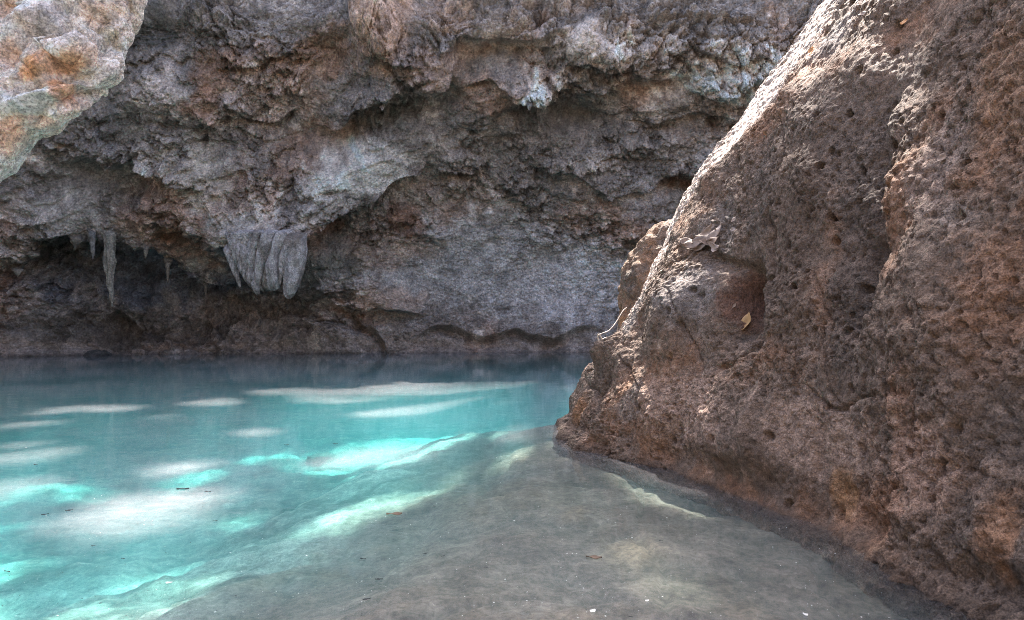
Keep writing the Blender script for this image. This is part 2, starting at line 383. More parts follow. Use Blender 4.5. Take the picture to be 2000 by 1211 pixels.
# stains; shade of the hollows and low left recess is painted in dark
n1 = fbm(P, 2.6, 4, .55, off=40); n2 = fbm(P, .9, 4, .6, off=55); n3 = fbm(P, .35, 3, .6, off=66)
def mixc(c, colr, m): return c*(1-m[:, None])+np.array(colr)[None]*m[:, None]
c = np.repeat(np.array([[.185, .168, .160]]), len(P), 0)
c = mixc(c, (.25, .165, .125), sstep(.0, .5, n1+.35*n2)*.75)
c = mixc(c, (.40, .365, .34), sstep(.12, .55, n2*.8+n3*.55)*.8)
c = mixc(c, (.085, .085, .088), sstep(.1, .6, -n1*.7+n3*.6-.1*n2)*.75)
w.warp(.45, .7, 90)
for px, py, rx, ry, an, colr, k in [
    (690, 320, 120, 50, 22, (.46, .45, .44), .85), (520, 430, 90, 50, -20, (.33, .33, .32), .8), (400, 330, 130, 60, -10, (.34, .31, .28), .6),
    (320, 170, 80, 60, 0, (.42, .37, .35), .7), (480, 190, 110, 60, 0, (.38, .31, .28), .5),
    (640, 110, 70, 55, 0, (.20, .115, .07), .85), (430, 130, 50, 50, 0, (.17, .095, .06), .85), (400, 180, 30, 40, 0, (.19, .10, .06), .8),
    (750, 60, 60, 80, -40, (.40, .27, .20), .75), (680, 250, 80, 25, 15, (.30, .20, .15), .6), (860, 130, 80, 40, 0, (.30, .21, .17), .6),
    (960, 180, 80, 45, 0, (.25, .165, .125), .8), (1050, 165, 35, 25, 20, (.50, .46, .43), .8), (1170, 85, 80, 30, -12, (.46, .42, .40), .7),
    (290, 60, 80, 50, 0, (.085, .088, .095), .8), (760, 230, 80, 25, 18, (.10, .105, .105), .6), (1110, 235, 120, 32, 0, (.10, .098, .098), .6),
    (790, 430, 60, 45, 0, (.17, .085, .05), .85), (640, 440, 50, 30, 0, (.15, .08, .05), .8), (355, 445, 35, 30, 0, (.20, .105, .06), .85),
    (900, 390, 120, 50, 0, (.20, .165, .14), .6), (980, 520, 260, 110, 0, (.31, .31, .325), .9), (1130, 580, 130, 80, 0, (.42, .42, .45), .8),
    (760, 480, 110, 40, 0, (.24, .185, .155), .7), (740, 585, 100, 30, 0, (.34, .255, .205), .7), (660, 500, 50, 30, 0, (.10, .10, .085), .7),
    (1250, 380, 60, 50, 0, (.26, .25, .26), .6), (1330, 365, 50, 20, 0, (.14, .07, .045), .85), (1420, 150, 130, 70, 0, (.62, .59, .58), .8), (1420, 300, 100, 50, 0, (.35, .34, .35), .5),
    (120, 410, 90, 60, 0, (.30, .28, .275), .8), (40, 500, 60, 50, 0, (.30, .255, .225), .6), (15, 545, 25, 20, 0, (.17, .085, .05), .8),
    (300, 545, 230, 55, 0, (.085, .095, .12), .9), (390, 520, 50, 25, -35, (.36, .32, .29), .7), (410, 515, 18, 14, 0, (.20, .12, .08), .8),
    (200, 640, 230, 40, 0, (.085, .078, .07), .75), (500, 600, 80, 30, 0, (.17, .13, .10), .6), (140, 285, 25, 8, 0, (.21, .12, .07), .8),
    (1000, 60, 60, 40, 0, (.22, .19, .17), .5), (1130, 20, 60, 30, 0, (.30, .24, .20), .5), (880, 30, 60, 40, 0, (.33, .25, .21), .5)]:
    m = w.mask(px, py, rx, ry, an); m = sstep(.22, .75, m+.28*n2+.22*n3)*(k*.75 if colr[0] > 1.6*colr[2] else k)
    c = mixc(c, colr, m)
c *= ((1+.30*n3)*(1+(.55*(idA-.5)+.55*(idB-.5)+.35*(idC-.5))*(.35+.65*np.clip(rough, 0, 1))))[:, None]
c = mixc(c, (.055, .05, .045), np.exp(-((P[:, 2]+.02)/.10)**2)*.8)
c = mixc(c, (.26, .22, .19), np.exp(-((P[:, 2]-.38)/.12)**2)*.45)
c = np.clip(c*1.58*[1.12, 1.0, .94], .02, .8)
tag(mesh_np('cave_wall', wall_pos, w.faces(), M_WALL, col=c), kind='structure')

# ================================================================== RIGHT OUTCROP
COLS = [((1.9, 9.4), (2.1, 9.0, 1.2)), ((1.1, 8.5), (1.4, 8.2, .95)), ((.60, 7.95), (.98, 7.65, .86)), ((.47, 7.4), (1.12, 7.25, 1.02)), ((.50, 6.8), (1.36, 7.05, 1.50)), ((.71, 6.3), (1.72, 6.8, 2.36)),
        ((1.24, 5.5), (2.14, 6.3, 3.05)), ((1.49, 4.62), (2.56, 5.8, 3.8)), ((1.77, 3.94), (2.95, 5.2, 4.3)), ((1.91, 3.18), (3.15, 4.4, 4.6)),
        ((2.0, 2.6), (3.2, 3.4, 4.7)), ((2.05, 1.8), (3.2, 2.2, 4.7)), ((2.3, .5), (3.3, .6, 4.6)), ((2.6, -1.5), (3.6, -1.5, 4.4))]
ctrl = []
for (bx, by), R in COLS:
    B = np.array([bx+.06, by, 0.0]); R = np.array(R)+[.04, 0, 0]; hd = (R-B)*[1, 1, 0]; hd /= np.linalg.norm(hd)
    D = R-B
    Cr = R+[0, -.25, -.06]; Rb = R+[0, .27, .06]; D = Cr-B
    ctrl.append([B-hd*.35+[0, 0, -1.2], B-hd*.05+[0, 0, -.25], B, B+D*[.26, .26, .34], B+D*[.58, .58, .68], Cr, Rb, Rb+[.35, .45, -.4], Rb+[1.1, 1.2, -1.7], Rb+[1.6, 1.8, -6]])
ts = spaced([(0, 1.5, 60), (1.5, 6, 330), (6, 11, 430), (11, 13, 40)])
tv = spaced([(0, 1, 12), (1, 1.8, 24), (1.8, 5, 430), (5, 6, 60), (6, 7, 30), (7, 9, 14)])
r = Sheet(np.array(ctrl), ts, tv, crisp=True)
if r.n[r.nv*(r.nu//2)+r.nv//3, 0] > 0: r.n *= -1
face = ((np.array([0, 0, CAMZ])-r.p)*r.n).sum(1)
r.px = np.where((r.p[:, 1] > .3) & (face > 0), 1000+FPX*r.p[:, 0]/np.maximum(r.p[:, 1], .3), -9e5)
P = r.p
r.warp(.10, .5, 5)
tvv = np.tile(tv, r.nu); crest = sstep(4.7, 5.0, tvv)
r.h += (.16*fbm(P, 1.5, 3, off=2)+.05*fbm(P, .55, 3, off=12)+.03*ridged(P, .9, 3, .5, off=19))*(1-.6*crest)
for px, py, rx, ry, an, hh in [
    (1330, 610, 90, 80, 0, .20), (1250, 640, 50, 60, 0, .10), (1455, 590, 38, 62, 0, -.55), (1482, 650, 20, 36, 0, -.28), (1600, 430, 85, 260, 0, .13),
    (1705, 540, 24, 130, 0, -.09), (1560, 190, 50, 60, 0, .10), (1430, 420, 40, 40, 0, -.08), (1195, 690, 50, 24, 20, .20), (1180, 760, 30, 40, 0, -.08),
    (1290, 800, 120, 60, 0, .10), (1480, 850, 160, 70, 10, .10), (1850, 600, 130, 200, 0, .16), (1735, 300, 20, 180, 5, -.05), (1905, 437, 9, 9, 0, -.10),
    (1650, 960, 40, 30, 0, -.06), (1620, 1000, 20, 12, 0, -.07), (1235, 752, 6, 6, 0, -.06), (1770, 360, 60, 90, 0, .05)]:
    r.h += (hh*r.mask(px, py, rx, ry, an)).astype(np.float32)
r.ledge([(1345, 480), (1390, 490), (1425, 495), (1470, 520)], -.02, .15, .10, .12)
r.groove([(1500, 630), (1470, 670), (1430, 700), (1395, 720)], .07, .03)
r.groove([(1510, 430), (1512, 520), (1505, 600), (1495, 650)], .10, .03)
for cr in ([(1330, 560), (1380, 700), (1370, 800), (1400, 900)], [(1600, 520), (1640, 640), (1630, 760), (1700, 880)], [(1820, 560), (1850, 700), (1810, 860), (1840, 980)], [(1210, 700), (1260, 760), (1250, 850)], [(1560, 760), (1640, 800), (1760, 790)]):
    r.groove(cr, .035, .012)
r.groove([(1545, 180), (1548, 300), (1540, 360)], .05, .02)
r.groove([(1130, 735), (1170, 770), (1200, 830)], .05, .03)
low = 1-sstep(.6, 1.5, P[:, 2])
r.warp(.035, .12, 15)
# drips run down the foot, pits and knobs cover the face
near = sstep(1500, 1800, r.px)
worn = .35+.85*sstep(-.25, .2, fbm(P, .9, 3, off=77))
vs = .05*np.abs(perlin(r.Uw*6, r.Vw*1.1, r.U*0+1.7))+.02*perlin(r.Uw*16, r.Vw*2.2, r.U*0+5.7)
r.h += low*vs
r.h += worn*.022*lumps(r.Uw, r.Vw, .16, 11)*(.5+.6*sstep(-.2, .3, fbm(P, .7, 2, off=3)))
r.h += worn*.017*lumps(r.Uw, r.Vw, .075, 12)*(.4+1.3*near)
r.warp(.012, .05, 25)
r.h += worn*.014*lumps(r.Uw, r.Vw, .034, 13)+.012*fbm(P, .06, 3, .6, off=31)
f1, f2, idv = worley2(r.Uw, r.Vw, .085, 15)
r.h -= worn*.028*(1-sstep(.08, .24, f1))*(idv > .5)
f1, f2, idv = worley2(r.Uw, r.Vw, .26, 16)
r.h -= .08*(1-sstep(.06, .13, f1))*(idv > .62)
f1, f2, idv = worley2(r.Uw+3.3, r.Vw, .042, 17)
r.h -= worn*.016*(1-sstep(.08, .30, f1))*(idv > .35)
r.h -= .10*np.exp(-((P[:, 2]-.12)/.10)**2)*(.4+sstep(-.2, .3, fbm(P, .6, 2, off=90)))
out_pos = r.pos()
front = r.px > -1e5
r.px = np.where(front, 1000+FPX*out_pos[:, 0]/np.maximum(out_pos[:, 1], .3), -9e5); r.py = np.where(front, 605.5-FPX*(out_pos[:, 2]-CAMZ)/np.maximum(out_pos[:, 1], .3), -9e5)
n1 = fbm(P, .9, 4, .55, off=41); n2 = fbm(P, .28, 4, .6, off=52); n3 = fbm(P, .09, 3, .6, off=63)
c = np.repeat(np.array([[.150, .120, .102]]), len(P), 0)
c = mixc(c, (.105, .092, .085), sstep(0, .5, n1+.4*n2)*.7)
c = mixc(c, (.235, .14, .09), sstep(.05, .55, -n1*.8+n2*.5)*.7)
c = mixc(c, (.30, .25, .22), sstep(.25, .65, n2*.7+n3*.6)*.5)
r.warp(.12, .35, 60)
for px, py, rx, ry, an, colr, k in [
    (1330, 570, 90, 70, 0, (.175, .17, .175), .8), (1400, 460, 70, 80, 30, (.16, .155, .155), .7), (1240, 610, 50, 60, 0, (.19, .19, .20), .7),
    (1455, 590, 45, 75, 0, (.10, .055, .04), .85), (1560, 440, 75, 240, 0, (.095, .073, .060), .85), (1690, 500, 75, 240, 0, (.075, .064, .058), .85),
    (1830, 330, 90, 120, 0, (.20, .17, .16), .7), (1950, 150, 90, 160, 0, (.22, .145, .10), .7), (1950, 520, 80, 100, 0, (.25, .165, .12), .7), (1880, 420, 50, 40, 0, (.22, .21, .21), .5),
    (1640, 60, 80, 40, 30, (.19, .18, .185), .7), (1350, 800, 170, 80, 0, (.30, .235, .205), .8), (1600, 850, 170, 90, 0, (.29, .23, .20), .75), (1800, 900, 130, 110, 0, (.29, .215, .18), .75),
    (1660, 970, 50, 60, 0, (.27, .165, .085), .6), (1940, 1060, 40, 110, 0, (.27, .16, .095), .6), (1130, 800, 50, 40, 0, (.25, .15, .09), .8), (1200, 700, 50, 30, 0, (.27, .26, .26), .7), (1230, 790, 40, 50, 0, (.17, .165, .165), .6)]:
    m = r.mask(px, py, rx, ry, an); m = sstep(.25, .75, m+.25*n2+.25*n3)*k
    c = mixc(c, colr, m)
c = mixc(c, (.40, .37, .35), sstep(.45, .75, n3*.6+n2*.5)*low*.6)
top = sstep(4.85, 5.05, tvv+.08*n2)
c = mixc(c, (.46, .43, .42), top*.8)  # ridge facet coloured paler to brighten its sunlit strip
c = mixc(c, (.055, .042, .034), np.exp(-((P[:, 2]+.02)/.06)**2)*.8)
c = np.clip(c*(1+.3*n3)[:, None]*[1.38, 1.18, 1.05], .02, .8)
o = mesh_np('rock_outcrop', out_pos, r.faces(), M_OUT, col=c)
tag(o, 'big brown pitted limestone outcrop sloping into the water with a sunlit ridge', 'rock')
R_SHEET, R_POS = r, out_pos

def on_outcrop(px, py, lift=0.0):
    k = r.uv(px, py)[3]; return out_pos[k]+r.n[k]*lift, r.n[k]

# small shoulder of rock behind the ridge
def lump_rock(name, centre, radii, rot, seed, mat, colr, nu=150, nv=110, amp=.12, cols2=None, sharp=1.0):
    th = np.linspace(0, 2*np.pi, nu, endpoint=False); ph = np.linspace(0.02, np.pi-.02, nv)
    T, F = np.meshgrid(th, ph, indexing='ij')
    d = np.stack([np.sin(F)*np.cos(T), np.sin(F)*np.sin(T), np.cos(F)], -1).reshape(-1, 3)
    d = np.sign(d)*np.abs(d)**sharp
    q = d*np.array(radii); s = max(radii)
    off = q+seed*13.7
    h = amp*s*(fbm(off, s*.9, 4, .5)+.35*ridged(off, s*.3, 3)) + .03*s*fbm(off, s*.12, 3)
    q = q+d*h[:, None]
    M = np.array(Matrix.Rotation(rot[2], 3, 'Z') @ Matrix.Rotation(rot[1], 3, 'Y') @ Matrix.Rotation(rot[0], 3, 'X'))
    q = q @ M.T
    nn = fbm(off, s*.4, 4)
    c = np.repeat(np.array([colr]), len(q), 0); c = mixc(c, cols2 or tuple(x*.6 for x in colr), sstep(-.1, .4, nn))
    o = mesh_np(name, q, grid_faces(nu, nv, True)[:, ::-1], mat, col=np.clip(c*(1+.3*fbm(off, s*.1, 2))[:, None], .02, .8))
    o.location = centre
    return o
ce = unpx(1290, 572, 7.85)
o = lump_rock('rock_shoulder', ce, (.42, .5, .80), (0.05, .16, .3), 2, M_OUT, (.23, .14, .09), 260, 200, .16, (.13, .095, .075))
tag(o, 'rust brown rock shoulder with a bright top, standing behind the outcrop ridge', 'rock')

# ================================================================== UPPER LEFT HANGING ROCK
EDGE = [(330, -160, 6.9), (290, -60, 6.8), (276, 0, 6.7), (257, 52, 6.65), (224, 98, 6.6), (219, 146, 6.5), (182, 178, 6.5), (150, 205, 6.4), (92, 250, 6.4), (68, 256, 6.35), (0, 332, 6.3), (-60, 400, 6.2), (-160, 470, 6.1)]
ctrl = []
for px, py, d in EDGE:
    E = unpx(px-20, py-12, d)
    ctrl.append([E+[-2.4, 3.0, 1.6], E+[-.7, 1.1, .35], E+[-.10, .28, .03], E, E+[-.20, -.10, .20], E+[-.75, .05, .72], E+[-1.7, .35, 1.6], E+[-3.2, 1.0, 3.2], E+[-5.0, 3, 4.5]])
l = Sheet(np.array(ctrl), spaced([(0, 1.2, 30), (1.2, 10.6, 420), (10.6, 12, 20)]), spaced([(0, 1.5, 20), (1.5, 7.2, 420), (7.2, 8, 10)]))
k = l.nv*(l.nu//2)+int(l.nv*.6)
if l.n[k, 1] > 0: l.n *= -1
face = ((np.array([0, 0, CAMZ])-l.p)*l.n).sum(1)
l.px = np.where((l.p[:, 1] > .3) & (face > 0), 1000+FPX*l.p[:, 0]/np.maximum(l.p[:, 1], .3), -9e5)
P = l.p; l.warp(.12, .5, 7)
f1, f2, idL = worley2(l.U+.05*fbm(P, .2, 3, off=2), l.V*1.3, .34, 23)
l.h += .05*(idL-.5)-.016*(1-sstep(0, .12, f2-f1))+.09*fbm(P, 1.2, 3, off=8)+.04*fbm(P, .4, 3, off=18)
for px, py, rx, ry, an, hh in [(90, 120, 60, 40, 20, .12), (150, 90, 60, 30, 20, .10), (110, 140, 40, 15, 20, -.08), (30, 100, 40, 40, 0, -.12), (60, 40, 50, 30, 0, .15), (40, 200, 50, 30, 20, .10), (130, 60, 40, 20, 20, -.10), (20, 250, 40, 30, 20, -.06)]:
    l.h += (hh*l.mask(px, py, rx, ry, an)).astype(np.float32)
for pts in ([(0, 220), (60, 190), (130, 165), (200, 120), (225, 80)], [(0, 130), (50, 100), (110, 75), (190, 60), (250, 20)], [(80, 250), (110, 215), (170, 180), (215, 150)]):
    l.ledge(pts, .09, .18, .08, .12)
l.warp(.04, .15, 17)
l.h += .03*lumps(l.Uw, l.Vw, .26, 21)*(.4+sstep(-.1, .3, fbm(P, .6, 2, off=3)))+.016*lumps(l.Uw, l.Vw, .1, 22)+.03*ridged(P, .3, 5, .6, off=5)
n1 = fbm(P, .8, 4, .55, off=44); n2 = fbm(P, .28, 4, .6, off=58); n3 = fbm(P, .1, 3, .6, off=68)
c = np.repeat(np.array([[.44, .41, .395]]), len(P), 0)
c = mixc(c, (.43, .33, .27), sstep(.05, .5, n1+.5*n2)*.6)
c = mixc(c, (.29, .29, .295), sstep(.1, .5, -n1*.6+n2*.6)*.6)
for px, py, rx, ry, an, colr, k in [
    (115, 132, 95, 20, 25, (.40, .23, .12), .75), (120, 175, 22, 30, 0, (.40, .22, .12), .8), (60, 145, 30, 20, 0, (.45, .22, .10), .7), (115, 135, 18, 9, 20, (.14, .10, .075), .8), (205, 70, 30, 18, 20, (.20, .19, .11), .6),
    (90, 65, 40, 25, 0, (.20, .21, .21), .7), (20, 20, 40, 30, 0, (.34, .22, .14), .7), (60, 20, 16, 30, 0, (.62, .58, .56), .8), (10, 100, 30, 25, 0, (.30, .21, .16), .6), (15, 260, 40, 30, 0, (.42, .27, .18), .7), (60, 205, 60, 22, 20, (.58, .55, .53), .7), (215, 150, 20, 25, 0, (.50, .36, .27), .7)]:
    m = l.mask(px, py, rx, ry, an); c = mixc(c, colr, sstep(.25, .75, m+.25*n2+.2*n3)*k)
c = np.clip(c*(1.95+.3*n3)[:, None]*[1.05, .98, .95], .02, .85)
o = mesh_np('overhanging_rock', l.pos(), l.faces(), M_LEFT, col=c)
tag(o, 'pale limestone overhang with orange stains hanging in front of the dark cave wall', 'rock')

# ================================================================== POOL BED
gx = np.concatenate([[-260, -120, -60, -35], np.linspace(-24, -9, 110, endpoint=False), np.linspace(-9, 2.6, 330, endpoint=False), np.linspace(2.6, 8, 40), [12, 25, 60, 120, 260]])
gy = np.concatenate([[-260, -120, -60, -35, -24, -16, -11, -8, -6, -4.5, -3, -2, -1, 0, .7], np.linspace(1.4, 12, 330, endpoint=False), np.linspace(12, 22, 90), [28, 45, 80, 140, 260]])
X, Y = np.meshgrid(gx, gy, indexing='ij'); x = X.ravel(); y = Y.ravel()
P = np.stack([x, y, 0*x], 1)
RIM = [onz(1250, 775, -.1)[:2], onz(1090, 800, -.15)[:2], onz(950, 815, -.2)[:2], onz(890, 855, -.3)[:2], onz(750, 960, -.38)[:2], onz(680, 1020, -.42)[:2], onz(590, 1108, -.44)[:2],
       onz(460, 1160, -.44)[:2], onz(330, 1211, -.44)[:2], np.array([-2.9, 3.0]), np.array([-5.0, 1.8]), np.array([-12, .5])]
wx = x+.22*fbm(P, 1.4, 3, off=3)+.05*fbm(P, .3, 2, off=5); wy = y+.22*fbm(P, 1.4, 3, off=13)+.05*fbm(P, .3, 2, off=15)
best = np.full(len(x), 1e9); sd = best.copy()
for a, b in zip(RIM[:-1], RIM[1:]):
    e = b-a; t = np.clip(((wx-a[0])*e[0]+(wy-a[1])*e[1])/(e@e), 0, 1)
    d = np.hypot(wx-a[0]-t*e[0], wy-a[1]-t*e[1]); m = d < best
    best = np.where(m, d, best); sd = np.where(m, np.sign(e[0]*(wy-a[1])-e[1]*(wx-a[0]))*d, sd)
# sd > 0 : on the shallow ledge beside the outcrop (left of the direction of travel)
shelf = -.13-.29*sstep(1.6, 0, sd)+.05*fbm(P, .9, 3, off=6)
deep = -.44-.40*sstep(0, 1.6, -sd)-.22*sstep(1.5, 4.5, -sd)-.45*sstep(12.5, 24, y)+(.12*fbm(P, 1.1, 4, off=9)+.06*ridged(P, .5, 3, off=2))*sstep(0, 1.0, -sd)
z = np.where(sd > 0, shelf, deep+.05*fbm(P, .9, 3, off=6))+.04*lumps(wx, wy, .33, 31)*sstep(.6, 0, np.abs(sd))
f1, f2, idS = worley2(wx, wy, .75, 41); g1, g2, idT = worley2(wx, wy, .24, 42)
z += .02*fbm(P, .18, 3, off=22)+.03*(idS-.5)-.03*(1-sstep(0, .08, f2-f1))*sstep(-.3, .2, sd)+.012*(idT-.5)
bank = np.maximum(sstep(.2, -5, y)*2.0+sstep(-5, -11, y)*8.5, np.maximum(sstep(20, 40, -x)*9, sstep(7, 14, x)*9.5))
z = z+bank*(1.0+.2*fbm(P, 6, 3))
n1 = fbm(P, 1.1, 4, .55, off=71); n2 = fbm(P, .3, 4, .6, off=73); n3 = fbm(P, .1, 2, .6, off=75)
c = np.repeat(np.array([[.36, .35, .30]]), len(P), 0)
c = mixc(c, (.12, .135, .11), sstep(-.05, .4, n1*.7+.6*n2)*.75)
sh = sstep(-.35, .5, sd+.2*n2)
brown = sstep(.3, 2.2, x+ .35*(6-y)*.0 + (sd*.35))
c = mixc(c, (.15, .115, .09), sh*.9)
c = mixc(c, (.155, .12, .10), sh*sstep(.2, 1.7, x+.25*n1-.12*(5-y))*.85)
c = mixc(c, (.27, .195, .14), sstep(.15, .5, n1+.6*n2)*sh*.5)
c = mixc(c, (.32, .28, .22), np.exp(-((sd-.02)/.12)**2)*.5)
SUN_STREAK = [onz(*q, -.2)[:2] for q in ((1100, 880), (1130, 935), (1150, 985), (1165, 1030), (1200, 1055), (1290, 1090))]
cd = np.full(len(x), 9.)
for a, b in zip(SUN_STREAK[:-1], SUN_STREAK[1:]):
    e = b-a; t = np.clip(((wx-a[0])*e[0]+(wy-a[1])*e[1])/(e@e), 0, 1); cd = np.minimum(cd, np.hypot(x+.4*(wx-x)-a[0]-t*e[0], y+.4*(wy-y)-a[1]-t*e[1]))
c = mixc(c, (.46, .40, .33), np.exp(-(cd/.035)**2)*sstep(-.1, .25, n2)*.8)  # thin sun streak painted into the bed as a pale line
so = onz(1240, 1105, -.2); c = mixc(c, (.42, .31, .20), np.exp(-((x-so[0])/.16)**2-((y-so[1])/.22)**2)*.8)  # sunlit spot painted into the sandy bed colour
c = mixc(c, (.15, .125, .09), sstep(.0, 1.0, bank))
c = np.clip(c*((1+.3*n3)*(1+(.7*(idS-.5)+.5*(idT-.5))*(1-.55*sh)))[:, None], .02, .8)
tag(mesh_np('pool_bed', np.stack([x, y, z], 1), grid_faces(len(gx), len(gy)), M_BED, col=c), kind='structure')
BED = (gx, gy, z.reshape(len(gx), len(gy)))
def bed_z(px_, py_):
    i = np.clip(np.searchsorted(BED[0], px_), 0, len(gx)-1); j = np.clip(np.searchsorted(BED[1], py_), 0, len(gy)-1); return BED[2][i, j]

# water body: closed, its sides buried in rock and bank
x0, x1, y0, y1, zb = -22, 9, -5, 24, -7
vs_ = [(x0, y0, zb), (x1, y0, zb), (x1, y1, zb), (x0, y1, zb), (x0, y0, 0), (x1, y0, 0), (x1, y1, 0), (x0, y1, 0)]
fs_ = [(0, 3, 2, 1), (4, 5, 6, 7), (0, 1, 5, 4), (1, 2, 6, 5), (2, 3, 7, 6), (3, 0, 4, 7)]
tag(mesh_np('water', vs_, fs_, M_WATER, smooth=False), kind='structure')

# ================================================================== UNSEEN SHADE TREE added above the cliff (gaps cut to shape the dapples)
def down(p):                       # follow the sun ray of a point to the water plane
    p = np.asarray(p, float); return p[:2]-SV[:2]/SV[2]*p[2]
gaps = []                          # (x, y, radius) on the water plane, along the sun's direction
for px, py, rad in [(280, 1000, .40), (210, 1000, .16), (350, 1003, .16), (30, 886, .42), (-20, 957, .28), (365, 912, .16), (720, 893, .34), (800, 880, .26), (640, 900, .14), (760, 803, .44), (690, 800, .36), 
                    (830, 800, .36), (1010, 848, .36), (950, 852, .26), (1300, 1088, .02), (1240, 1090, .0), (1125, 935, -.2), (1185, 1040, -.2), 
                    (220, 797, .28), (420, 785, .32), (560, 765, .4), (640, 772, .4), (130, 800, .22), (500, 845, .12), (60, 830, .22), (320, 815, .16), (1040, 838, .25)]:
    q = onz(px, py); gaps.append((q[0], q[1], rad))
rg = np.random.RandomState(21)
for k in range(58):                # the brightly lit reach before the cave's own shadow
    py = rg.uniform(737, 790); px = rg.uniform(560+4*(790-py), 1130); q = onz(px, py); gaps.append((q[0], q[1], rg.uniform(.15, .45)))
for px, py, rad in [(590, 930, -.08)]:
    q = onz(px, py, -.55); q = down(q); gaps.append((q[0], q[1], rad))
for px, py, rad in [(1200, 690, .2), (1185, 670, .2), (1150, 705, .16), (1230, 640, .15), (1262, 560, .25), (1300, 470, .3), (1335, 400, .3), (1390, 320, .3), (1440, 235, .3), (1490, 160, .3), (1535, 105, .3), (1600, 30, .3), (1560, 60, .3), (1650, 10, .25),
                    (1130, 735, .14), (1105, 790, .13), (1100, 800, .1), (1790, 330, .08), (1770, 365, .06), (1760, 400, .05), (1350, 470, .06), (1310, 520, .12)]:
    p, n = on_outcrop(px, py)
    if py < 600 and px < 1700: q = down(p+np.array([.22, .27, .05])); rad = .5
    else: q = down(p+np.array([.12, .10, .0])); rad *= 1.1
    gaps.append((q[0], q[1], rad))
for px, py in [(1250, 465), (1240, 480), (1300, 440)]:
    q = down(unpx(px, py, 7.7)); gaps.append((q[0], q[1], .2))
q = down(unpx(62, 40, 6.5)); gaps.append((q[0], q[1], .12)); q = down(unpx(45, 75, 6.5)); gaps.append((q[0], q[1], .10)); q = down(unpx(20, 20, 6.6)); gaps.append((q[0], q[1], .12))
gaps = np.array(gaps)
NL = 24000
gxy = np.stack([rng.uniform(-13, 8.5, NL), rng.uniform(-2.5, 15.5, NL)], 1)
hz = 34+3*rng.rand(NL)
dist = np.min(np.hypot(gxy[:, None, 0]-gaps[None, :, 0], gxy[:, None, 1]-gaps[None, :, 1])-gaps[None, :, 2], axis=1)
size = rng.uniform(.24, .38, NL)
keep = dist > size*.85
gxy, hz, size = gxy[keep], hz[keep], size[keep]
cen = np.stack([gxy[:, 0]+SV[0]/SV[2]*hz, gxy[:, 1]+SV[1]/SV[2]*hz, hz], 1)
n = len(cen); nrm = rng.normal(size=(n, 3))*[.5, .5, .2]+[0, 0, 1]; nrm /= np.linalg.norm(nrm, axis=1)[:, None]
a = np.cross(nrm, rng.normal(size=(n, 3))); a /= np.linalg.norm(a, axis=1)[:, None]; b = np.cross(nrm, a)
s = size[:, None]
lv = np.stack([cen+a*s*1.3, cen+b*s*.62+a*s*.4, cen+b*s*.62-a*s*.5, cen-a*s*1.3, cen-b*s*.62-a*s*.5, cen-b*s*.62+a*s*.4], 1).reshape(-1, 3)
M_LEAF = plain('green_leaves', (.05, .09, .025), .6, .3, 3); M_BARK = plain('bark', (.12, .09, .07), .9, .3, 6)
def tube(pts, radii, k=10, closed=True):
    pts = np.asarray(pts, float); radii = np.asarray(radii, float); m = len(pts)
    t = np.gradient(pts, axis=0); t /= np.linalg.norm(t, axis=1)[:, None]+1e-9
    ref = np.where(np.abs(t[:, 2:3]) > .9, np.array([[1., 0, 0]]), np.array([[0, 0, 1.]]))
    u = np.cross(t, ref); u /= np.linalg.norm(u, axis=1)[:, None]; v = np.cross(t, u)
    th = np.linspace(0, 2*np.pi, k, endpoint=False)
    V = pts[:, None]+radii[:, None, None]*(np.cos(th)[None, :, None]*u[:, None]+np.sin(th)[None, :, None]*v[:, None])
    V = V.transpose(1, 0, 2).reshape(-1, 3)
    return V, grid_faces(k, m, True)
base = np.array([3.0, 25.0, 13.2]); cc = cen.mean(0)
tree = empty('unseen_shade_tree', base)
tag(tree, 'leafy tree added out of view above the pool, its gaps cut to shape the sunlight', 'tree')
Vs, Fs, off = [], [], 0
fork = base+(cc-base)*[.35, .4, .55]
limbs = [(np.array([base-[0, 0, .6], base+(fork-base)*.5+[.3, 0, 0], fork]), np.array([.55, .42, .36]))]
for k in range(9):
    an = k*2*np.pi/9; e = cc+[7*math.cos(an)*(.5+.4*(k % 2)), 6*math.sin(an)*(.5+.4*(k % 3)/2), 2.6]
    limbs.append((np.array([fork, fork+(e-fork)*.4+[0, 0, .8], fork+(e-fork)*.75+[0, 0, .6], e]), np.array([.26, .17, .10, .04])))
for p_, r_ in limbs:
    tt = np.linspace(0, len(p_)-1, 14); V, F = tube(catmull(p_, tt), np.interp(tt, range(len(r_)), r_), 8); Vs.append(V); Fs.append(F+off); off += len(V)
mesh_np('trunk', np.concatenate(Vs)-base, np.concatenate(Fs), M_BARK, tree)
mesh_np('crown', lv-base, np.arange(n*6).reshape(-1, 6), M_LEAF, tree, smooth=False)

# ================================================================== STALACTITES AND FLOWSTONE
wpx = 1000+FPX*wall_pos[:, 0]/np.maximum(wall_pos[:, 1], .3); wpy = 605.5-FPX*(wall_pos[:, 2]-CAMZ)/np.maximum(wall_pos[:, 1], .3)
okw = wall_pos[:, 1] > 8
def wall_depth(px, py, rad=7):
    m = okw & (np.hypot(wpx-px, wpy-py) < rad)
    return wall_pos[m, 1].min() if m.any() else 19.0

